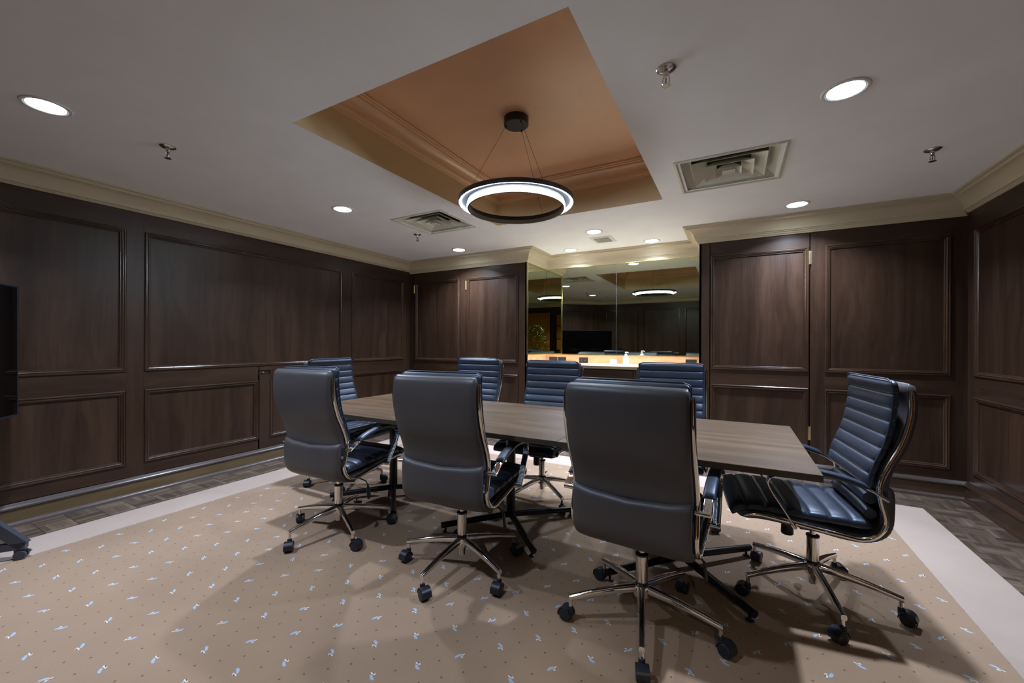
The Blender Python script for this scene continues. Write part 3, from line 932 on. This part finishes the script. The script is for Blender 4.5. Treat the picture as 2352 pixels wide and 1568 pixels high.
# ------------------------------------------------------------------ conference tables
TBX = (1.342, 2.392, 3.434, 4.486)
TBY = (1.848, 2.868)
def table(x0, x1, cx_, cy_, label):
    t = tag(empty('conference_table', (cx_, cy_, 0)), label, 'table', 'three meeting tables pushed together')
    e = .0008
    a0, a1, b0, b1 = x0 + e - cx_, x1 - e - cx_, TBY[0] - cy_, TBY[1] - cy_
    tp = B()
    tp.rings([[(a0, b0, .713), (a1, b0, .713), (a1, b1, .713), (a0, b1, .713)], [(a0, b0, .7385), (a1, b0, .7385), (a1, b1, .7385), (a0, b1, .7385)],
              [(a0 + .0015, b0 + .0015, .74), (a1 - .0015, b0 + .0015, .74), (a1 - .0015, b1 - .0015, .74), (a0 + .0015, b1 - .0015, .74)]])
    tp.m = [1] * 4 + [0] * 4 + [1, 0]
    obj('tabletop', tp.mesh('tabletop', ['table_wood', 'table_edge']), t)
    obj('mounting_plate', B().box(-.16, .16, -.16, .16, .703, .713).box(-.16, .16, -.02, .02, .685, .703).mesh('mounting_plate', 'black_metal'), t)
    obj('column', B().lathe([(.031, .06), (.031, .70)], n=28).mesh('column', 'black_metal', True), t)
    for k in range(4):
        a_ = math.pi / 4 + k * math.pi / 2
        c_, s_ = math.cos(a_), math.sin(a_)
        ab = B()
        ab.tube([(.0, .0, .066), (.15 * c_, .15 * s_, .060), (.468 * c_, .468 * s_, .044)], [.021, .020, .0185], 16)
        ar = obj('base_arm', ab.mesh('base_arm', 'black_metal', True, 50), t)
        gb = B().lathe([(.007, .004), (.007, .03)], (.44 * c_, .44 * s_, 0), 10).lathe([(.017, .0), (.019, .003), (.012, .008)], (.44 * c_, .44 * s_, 0), 16)
        obj('glide', gb.mesh('glide', 'black_plastic', True), ar)
    return t
table(TBX[0], TBX[1], 1.800, 2.395, 'left end section of the wood meeting table on a black pedestal')
table(TBX[1], TBX[2], 2.872, 2.405, 'middle section of the wood meeting table on a black pedestal')
table(TBX[2], TBX[3], 3.950, 2.385, 'right end section of the wood meeting table, beside the side-on chair')

# ------------------------------------------------------------------ chairs
V2 = lambda *a_: Vector((a_[0], a_[1]))
FRAME = [V2(-.262, 1.032), V2(-.264, .957), V2(-.253, .88), V2(-.229, .80), V2(-.199, .735), V2(-.173, .672), V2(-.163, .622), V2(-.172, .56), V2(-.185, .50), V2(-.179, .46), V2(-.149, .421), V2(-.105, .403), V2(-.052, .408), V2(.048, .421), V2(.15, .436), V2(.25, .449), V2(.30, .447), V2(.328, .434)]
CH = {}
def build_chair_meshes():
    fr = [Vector((p_.x, p_.y, 0)) for p_ in FRAME]
    # upper back shell
    up_ = [V2(-.262, 1.060), V2(-.270, 1.03), V2(-.275, .957), V2(-.265, .88), V2(-.243, .80), V2(-.214, .735), V2(-.190, .672), V2(-.180, .612)]
    path = [V2(p_.x, p_.y) for p_ in catmull([(*p_, 0) for p_ in up_], 26)]
    def endT(s_, t):
        k = min(1, (s_ / .07)) if s_ < .07 else 1
        return t * math.sqrt(max(.04, 1 - (1 - k) ** 2))
    r_ = loft(path, lambda s_: .238 - .010 * (1 - min(1, s_ / .06)) ** 2, lambda s_: (endT(s_, .027), endT(s_, .023)), n=36, ex=.28, ez=.55)
    CH['back_shell'] = B().rings(r_).mesh('back_shell', 'leather_back_lit', True, 60)
    # lower shell that wraps under the seat
    lo_ = [V2(-.188, .632), V2(-.200, .605), V2(-.205, .56), V2(-.206, .515), V2(-.203, .468), V2(-.182, .426), V2(-.128, .399), V2(-.052, .400), V2(.048, .416), V2(.15, .428), V2(.25, .437), V2(.315, .434), V2(.352, .440)]
    path = [V2(p_.x, p_.y) for p_ in catmull([(*p_, 0) for p_ in lo_], 44)]
    def lt(s_):
        a_ = min(1, s_ / .04)
        b_ = min(1, (1 - s_) / .05)
        k = math.sqrt(max(.05, 1 - (1 - a_) ** 2)) * math.sqrt(max(.05, 1 - (1 - b_) ** 2))
        return (.022 * k, (.024 + .012 * max(0, min(1, (s_ - .45) / .2))) * k)
    r_ = loft(path, lambda s_: .236, lt, n=36, ex=.28, ez=.6)
    # sagging upper lip of the lower cover
    for i in range(0, 9):
        f_ = (1 - i / 9) ** 1.5
        for v_ in r_[i]:
            v_.z -= .030 * f_ * (1 - (v_.x / .236) ** 2)
            v_.y -= .014 * f_ * (1 - .5 * (v_.x / .236) ** 2)
    CH['seat_shell'] = B().rings(r_).mesh('seat_shell', 'leather_back_lit', True, 60)
    # ribbed back cushion
    bc = [V2(-.218, 1.072), V2(-.226, 1.02), V2(-.222, .957), V2(-.212, .88), V2(-.193, .80), V2(-.168, .735), V2(-.148, .672), V2(-.140, .618)]
    NR, per = 8, 11
    path = [V2(p_.x, p_.y) for p_ in catmull([(*p_, 0) for p_ in bc], NR * per + 1)]
    def ribs(n, s_, depth):
        return 1 - depth + depth * abs(math.sin(math.pi * n * s_)) ** .30
    def ct_(s_):
        a_, b_ = min(1, s_ / .035), min(1, (1 - s_) / .035)
        k = math.sqrt(max(.06, 1 - (1 - a_) ** 2)) * math.sqrt(max(.06, 1 - (1 - b_) ** 2))
        return (.014 * k, .026 * k * ribs(NR, s_, .34))
    def flip(t_):
        return lambda s_: (t_(s_)[1], t_(s_)[0])
    # loft: + normal side; order chosen so the ribs face forward
    r_ = loft(path, lambda s_: (.232 - .006 * (1 - ribs(NR, s_, 1.0)) - .012 * max(0, 1 - s_ / .04) ** 2), (lambda s_: ct_(s_)), n=40, ex=.26, ez=.55)
    # find which side faces forward
    mid = r_[len(r_) // 2]
    CH['back_cushion'] = r_, path, ct_, ribs, NR
    fwd = loft(path, lambda s_: (.232 - .006 * (1 - ribs(NR, s_, 1.0)) - .012 * max(0, 1 - s_ / .04) ** 2), flip(ct_), n=40, ex=.26, ez=.55)
    def extent(rr):
        return max(v_.y - path[len(rr) // 2 + 3].x for v_ in rr[len(rr) // 2 + 3])
    CH['back_cushion'] = B().rings(r_ if extent(r_) > extent(fwd) else fwd).mesh('back_cushion', 'leather', True, 75)
    # piping round the back cushion
    pp = B()
    pts = []
    for s_ in (-1, 1):
        side = [Vector((s_ * .231, p_.x + .012, p_.y)) for p_ in path[3:-2:3]]
        pts.append(side)
    top = [Vector((x_, path[0].x + .012, path[0].y + .004)) for x_ in (-.20, -.1, 0, .1, .20)]
    pp.tube(pts[0][::-1] + [Vector((-.226, path[0].x + .012, path[0].y - .006))] + top + [Vector((.226, path[0].x + .012, path[0].y - .006))] + pts[1], .0038, 8)
    CH['piping'] = pp.mesh('piping', 'leather', True, 60)
    # ribbed seat cushion
    sc = [V2(-.150, .452), V2(-.08, .455), V2(.03, .460), V2(.14, .464), V2(.25, .468), V2(.32, .463), V2(.358, .448), V2(.372, .430)]
    NS = 7
    path2 = [V2(p_.x, p_.y) for p_ in catmull([(*p_, 0) for p_ in sc], NS * 11 + 1)]
    def st_(s_):
        a_, b_ = min(1, s_ / .04), min(1, (1 - s_) / .05)
        k = math.sqrt(max(.06, 1 - (1 - a_) ** 2)) * math.sqrt(max(.06, 1 - (1 - b_) ** 2))
        return (.034 * k * ribs(NS, s_, .30), .018 * k)
    ra_ = loft(path2, lambda s_: .236 - .006 * (1 - ribs(NS, s_, 1.0)), st_, n=40, ex=.28, ez=.55)
    rb2 = loft(path2, lambda s_: .236 - .006 * (1 - ribs(NS, s_, 1.0)), flip(st_), n=40, ex=.28, ez=.55)
    hi = lambda rr: max(v_.z for v_ in rr[38])
    CH['seat_cushion'] = B().rings(ra_ if hi(ra_) > hi(rb2) else rb2).mesh('seat_cushion', 'leather', True, 75)
    # lumbar fold between seat and back
    fo = B()
    fo.tube([(-.20, -.150, .50), (-.1, -.158, .505), (0, -.160, .506), (.1, -.158, .505), (.20, -.150, .50)], [.022, .03, .032, .03, .022], 16)
    fo.tube([(-.19, -.152, .565), (0, -.158, .57), (.19, -.152, .565)], [.025, .033, .025], 16)
    CH['lumbar_fold'] = fo.mesh('lumbar_fold', 'leather', True, 60)
    # chrome side frame, one each side
    cur = catmull(fr, 60)
    for s_, nm in ((-1, 'l'), (1, 'r')):
        fb = B()
        pts = [Vector((s_ * .246, p_.x, p_.y)) for p_ in cur]
        rr = [.0108] * len(pts)
        rr[0], rr[-1] = .006, .006
        rr[1], rr[-2] = .0098, .0098
        fb.tube(pts, rr, 14)
        fb.tube([(s_ * .232, -.150, .421), (s_ * .258, -.150, .421)], .005, 10)
        fb.tube([(s_ * .232, .02, .417), (s_ * .258, .02, .417)], .005, 10)
        CH['side_frame_' + nm] = fb.mesh('side_frame', 'warm_chrome', True, 50)
        # armrest: flat chrome loop and padded top
        arm = [(-.176, .590), (-.150, .606), (-.118, .626), (-.05, .650), (.03, .668), (.10, .674), (.17, .668), (.218, .650), (.240, .622), (.232, .585), (.190, .515), (.150, .450), (.138, .428)]
        apath = [V2(p_.x, p_.y) for p_ in catmull([(*p_, 0) for p_ in arm], 46)]
        ab = B()
        ab.rings(loft(apath, lambda q_: .0165, lambda q_: (.0048, .0048), n=20, ex=.3, ez=.6, x0=s_ * .280))
        for yy, zz in ((-.174, .592), (.140, .431)):
            ab.tube([(s_ * .240, yy, zz), (s_ * .292, yy, zz)], .0095, 12)
        CH['armrest_' + nm] = ab.mesh('armrest', 'chrome', True, 50)
        pad = [(-.112, .634), (-.05, .657), (.03, .675), (.10, .681), (.165, .676), (.212, .660), (.236, .636)]
        ppath = [V2(p_.x, p_.y) for p_ in catmull([(*p_, 0) for p_ in pad], 26)]
        pb = B()
        def pt(q_):
            k = math.sqrt(max(.08, 1 - (1 - min(1, q_ / .05)) ** 2)) * math.sqrt(max(.08, 1 - (1 - min(1, (1 - q_) / .08)) ** 2))
            return (.0125 * k, .0125 * k)
        pb.rings(loft(ppath, lambda q_: .0235, pt, n=24, ex=.55, ez=.8, x0=s_ * .280))
        CH['arm_pad_' + nm] = pb.mesh('arm_pad', 'leather', True, 60)
    # mechanism under the seat
    mb = B()
    mb.box(-.10, .10, -.10, .14, .368, .392)
    mb.box(-.055, .055, -.08, .12, .345, .370)
    mb.box(-.20, .20, .06, .10, .392, .405)
    mb.box(-.20, .20, -.09, -.05, .385, .397)
    CH['tilt_mechanism'] = mb.mesh('tilt_mechanism', 'black_metal')
    CH['tension_knob'] = B().lathe([(.0, .285), (.024, .285), (.027, .290), (.025, .350), (.0, .350)], (0, .105, 0), 24, cap=False).mesh('tension_knob', 'black_plastic', True)
    lb_ = B()
    lb_.tube([(.04, .0, .362), (.16, .0, .366), (.235, .0, .352), (.248, .0, .330)], .004, 10)
    rings = []
    for z_, w_, t_ in ((.334, .006, .005), (.315, .011, .006), (.285, .015, .006), (.262, .017, .006), (.250, .013, .005), (.246, .006, .003)):
        rings.append([(.250 + (.334 - z_) * .12 + t_ * math.cos(k * math.pi / 6), w_ * math.sin(k * math.pi / 6), z_) for k in range(12)])
    lb_.rings(rings)
    CH['height_lever'] = lb_.mesh('height_lever', 'black_plastic', True)
    gb = B()
    gb.lathe([(.014, .285), (.014, .372)], n=24)
    gb.lathe([(.0255, .160), (.0255, .292)], n=28)
    gb.lathe([(.0175, .066), (.0195, .070), (.0195, .150)], n=24)
    gb.lathe([(.028, .291), (.028, .298), (.018, .301)], n=28, mi=1)
    gb.lathe([(.0262, .166), (.0262, .178)], n=28, mi=1)
    CH['gas_column'] = gb.mesh('gas_column', ['warm_chrome', 'black_plastic'], True, 40)
    hb = B().lathe([(.020, .112), (.033, .114), (.036, .120), (.036, .160), (.033, .167), (.026, .168)], n=28)
    CH['hub'] = hb.mesh('hub', 'chrome', True, 40)
    # base leg along +x
    lgb = B()
    rings = []
    for t_ in [k / 12 for k in range(13)]:
        x_ = .022 + (.322 - .022) * t_
        z_ = .149 - .048 * t_ + .006 * math.sin(math.pi * t_)
        w_, h_ = .0155 - .0045 * t_, .0185 - .0065 * t_
        rings.append([(x_, w_ * spow(math.cos(2 * math.pi * k / 20), .6), z_ + h_ * spow(math.sin(2 * math.pi * k / 20), .7)) for k in range(20)])
    lgb.rings(rings)
    lgb.tube([(.314, 0, .104), (.314, 0, .062)], .0088, 14)
    CH['base_leg'] = lgb.mesh('base_leg', 'chrome', True, 50)
    # caster, pivot at origin, wheel trailing along +x
    cb_ = B()
    ox, rw = .022, .0265
    for s_ in (-1, 1):
        rings = []
        for y_, r__ in ((s_ * .006, rw - .002), (s_ * .008, rw), (s_ * .021, rw), (s_ * .024, rw - .003), (s_ * .0245, rw - .008)):
            rings.append([(ox + r__ * math.cos(2 * math.pi * k / 28), y_, rw + r__ * math.sin(2 * math.pi * k / 28)) for k in range(28)])
        cb_.rings(rings)
    hood = []
    for k in range(17):
        th = R(-18 + 200 * k / 16)
        ro, ri = rw + .0055, rw + .0015
        hood.append([(ox + ro * math.cos(th), -.0235, rw + ro * math.sin(th)), (ox + ro * math.cos(th), .0235, rw + ro * math.sin(th)), (ox + ri * math.cos(th), .0235, rw + ri * math.sin(th)), (ox + ri * math.cos(th), -.0235, rw + ri * math.sin(th))])
    cb_.rings(hood)
    cb_.box(ox - rw, ox + rw * .6, -.0055, .0055, .012, .05)
    cb_.lathe([(.012, .030), (.013, .060), (.010, .066)], n=18)
    CH['caster'] = cb_.mesh('caster', 'black_plastic', True, 40)
build_chair_meshes()

def chair(x, y, face, legs, label, seed):
    c_ = tag(empty('office_chair', (x, y, 0), R(face - 90)), label, 'chair', 'black leather conference chairs')
    rnd = random.Random(seed)
    for nm in ('back_shell', 'seat_shell', 'seat_cushion', 'lumbar_fold', 'tilt_mechanism', 'tension_knob', 'height_lever', 'gas_column', 'hub'):
        obj(nm, CH[nm], c_)
    bc = obj('back_cushion', CH['back_cushion'], c_)
    obj('piping', CH['piping'], bc)
    for s_ in 'lr':
        obj('side_frame', CH['side_frame_' + s_], c_)
        ar = obj('armrest', CH['armrest_' + s_], c_)
        obj('arm_pad', CH['arm_pad_' + s_], ar)
    for k in range(5):
        lg = obj('base_leg', CH['base_leg'], c_, (0, 0, 0), R(legs + 72 * k - (face - 90)))
        obj('caster', CH['caster'], lg, (.314, 0, 0), R(rnd.uniform(-75, 75)))
    return c_
chair(1.937, 1.774, 94, -168, 'black leather office chair seen from behind, leftmost on the near side of the table', 1)
chair(2.892, 1.814, 95, -163, 'black leather office chair seen from behind, middle one on the near side of the table', 2)
chair(3.843, 1.841, 86, -151, 'black leather office chair seen from behind, nearest to the camera', 3)
chair(4.534, 2.423, 186.8, -151, 'black ribbed leather office chair seen side-on at the right end of the table', 4)
chair(1.190, 2.455, 1.6, 21, 'black leather office chair facing right at the left end of the table, half hidden', 5)
chair(2.020, 3.080, -88, -30, 'black ribbed leather office chair on the far side, in front of the narrow doors', 6)
chair(2.862, 2.935, -88, -38, 'black ribbed leather office chair on the far side, in front of the wall outlets', 7)
chair(3.785, 3.060, -87, -20, 'black ribbed leather office chair on the far side, right of the soap bottle', 8)

# ------------------------------------------------------------------ television on a rolling stand
tu, tn = Vector((.823, -.568, 0)), Vector((.568, .823, 0))
tu.normalize(); tn.normalize()
TV = Vector((.888, .321, 0))
tv = tag(empty('television', TV + Vector((0, 0, .765))), 'large flat black television at the left edge of the photo', 'television')
zz = Vector((0, 0, 1))
obj('screen', B().obox((0, 0, .3975), tu, tn, zz, .706, .002, .388).mesh('screen', 'screen_black'), tv)
obj('housing', B().obox(-tn * .018 + zz * .3975, tu, tn, zz, .714, .016, .3985).obox(-tn * .05 + zz * .33, tu, tn, zz, .42, .02, .22).mesh('housing', 'black_plastic'), tv)
bz = B()
for c_, hx_, hz_ in (((0, .0, .793), .715, .004), ((0, 0, .004), .715, .006)):
    bz.obox(Vector((0, 0, c_[2])), tu, tn, zz, hx_, .004, hz_)
for s_ in (-1, 1):
    bz.obox(tu * s_ * .7115 + zz * .3975, tu, tn, zz, .004, .004, .3985)
obj('bezel', bz.mesh('bezel', 'black_plastic'), tv)
tsd = tag(empty('television_stand', TV), 'blue-grey rolling television stand with triangular feet and casters', 'stand')
TS = lambda l_, n_, z_: tu * l_ + tn * n_ + zz * z_
for s_ in (-1, 1):
    l_ = .372 * s_
    fb = B()
    sh = [(.193, .072), (.187, .056), (-.30, .056), (-.30, .093), (-.06, .093), (.113, .093), (-.135, .345), (-.16, .345), (-.16, .425), (-.125, .425)]
    out = [(.193, .074), (.185, .056), (-.30, .056), (-.30, .093), (-.16, .093), (-.16, .43), (-.125, .43)]
    inn = [(.118, .092), (.118, .092), (-.12, .093), (-.12, .093), (-.12, .093), (-.12, .33), (-.12, .33)]
    for a_ in (-.018, .018):
        pass
    L_ = [[TS(l_ - .018, n_, z_) for n_, z_ in out], [TS(l_ + .018, n_, z_) for n_, z_ in out]]
    fb.obox(TS(l_, -.055, .0745), tu, tn, zz, .018, .245, .0185)
    d_ = (tn * .318 - zz * .356).normalized()
    e_ = tu.cross(d_)
    fb.obox(TS(l_, .027, .245), tu, d_, e_, .018, .232, .026)
    obj('foot', fb.mesh('foot', 'blue_grey_metal'), tsd)
    pb = B().obox(TS(l_ * .55, -.12, .75), tu, tn, zz, .025, .018, .42)
    obj('post', pb.mesh('post', 'blue_grey_metal'), tsd)
    for n_ in (.170, -.27):
        cb_ = B()
        for q_ in (-1, 1):
            cb_.tube([TS(l_ + q_ * .006, n_, .025), TS(l_ + q_ * .024, n_, .025)], .025, 24)
        cb_.tube([TS(l_, n_, .03), TS(l_, n_, .06)], .009, 12)
        cb_.obox(TS(l_, n_ - .004, .046), tu, tn, zz, .012, .022, .009)
        if n_ > 0:
            cb_.tube([TS(l_, n_ + .018, .046), TS(l_, n_ + .034, .044), TS(l_, n_ + .040, .036)], .005, 8)
        obj('caster', cb_.mesh('caster', 'blue_grey_metal', True, 40), tsd)
obj('cross_bar', B().obox(TS(0, -.14, .40), tu, tn, zz, .39, .02, .03).obox(TS(0, -.14, 1.10), tu, tn, zz, .23, .015, .03).mesh('cross_bar', 'blue_grey_metal'), tsd)
obj('mount_bracket', B().obox(TS(0, -.09, 1.10), tu, tn, zz, .20, .03, .12).mesh('mount_bracket', 'blue_grey_metal'), tsd)

# ------------------------------------------------------------------ hallway seen through the doorway in the mirrors
HX0, HX1, HY = 3.2, 6.6, -2.9
slab(HX0, HX1, HY, YR - .15, -.12, -.004, 'hall_paint', 'floor_hall')
slab(HX0, HX1, HY, YR - .15, HC + .0, HC + .1, 'ceiling_paint', 'ceiling_hall')
slab(HX0 - .1, HX1 + .1, HY - .1, HY, -.1, HC + .1, 'hall_wood', 'wall_hall_far')
slab(HX0 - .1, HX0, HY, YR - .15, -.1, HC + .1, 'hall_paint', 'wall_hall_left')
slab(HX1, HX1 + .1, HY, YR - .15, -.1, HC + .1, 'hall_paint', 'wall_hall_right')
downlight(4.75, -1.55, 'round recessed light in the hallway behind the camera', HC, 20.0, (1.0, .82, .55))
pt_ = tag(empty('potted_plant', (5.12, -1.25, -.004)), 'leafy green potted plant in the hallway, seen in the side mirror', 'plant')
obj('pot', B().lathe([(.0, 0), (.13, 0), (.17, .30), (.18, .30), (.18, .34), (.16, .34), (.15, .30), (.0, .30)], n=28, cap=False).mesh('pot', 'terracotta', True, 40), pt_)
stb, lfb = B(), B()
rnd = random.Random(3)
for k in range(5):
    a_ = 2 * math.pi * k / 5
    top = Vector((.16 * math.cos(a_), .16 * math.sin(a_), 1.35 + .2 * rnd.random()))
    stb.tube([(.03 * math.cos(a_), .03 * math.sin(a_), .3), (.06 * math.cos(a_ + .4), .06 * math.sin(a_ + .4), .8), top], [.012, .009, .005], 8)
obj('stem', stb.mesh('stem', 'bark', True), pt_)
for k in range(520):
    a_, h_ = rnd.uniform(0, 6.28), rnd.uniform(0, 1)
    rad = (.10 + .34 * math.sin(math.pi * min(1, .15 + h_ * .8))) * math.sqrt(rnd.random())
    c_ = Vector((rad * math.cos(a_), rad * math.sin(a_), .75 + 1.05 * h_))
    d_ = Vector((math.cos(a_) + rnd.uniform(-.6, .6), math.sin(a_) + rnd.uniform(-.6, .6), rnd.uniform(-.9, .3))).normalized()
    s_ = d_.cross(Vector((rnd.uniform(-.3, .3), rnd.uniform(-.3, .3), 1))).normalized()
    l_ = rnd.uniform(.07, .12)
    nrm = s_.cross(d_) * .006
    lfb.add([c_, c_ + d_ * l_ * .45 + s_ * l_ * .2 + nrm, c_ + d_ * l_, c_ + d_ * l_ * .45 - s_ * l_ * .2 + nrm, c_ + d_ * l_ * .5 - nrm], [(0, 1, 4), (1, 2, 4), (2, 3, 4), (3, 0, 4)])
tag(obj('foliage', lfb.mesh('foliage', 'leaf_green'), pt_), kind='stuff')
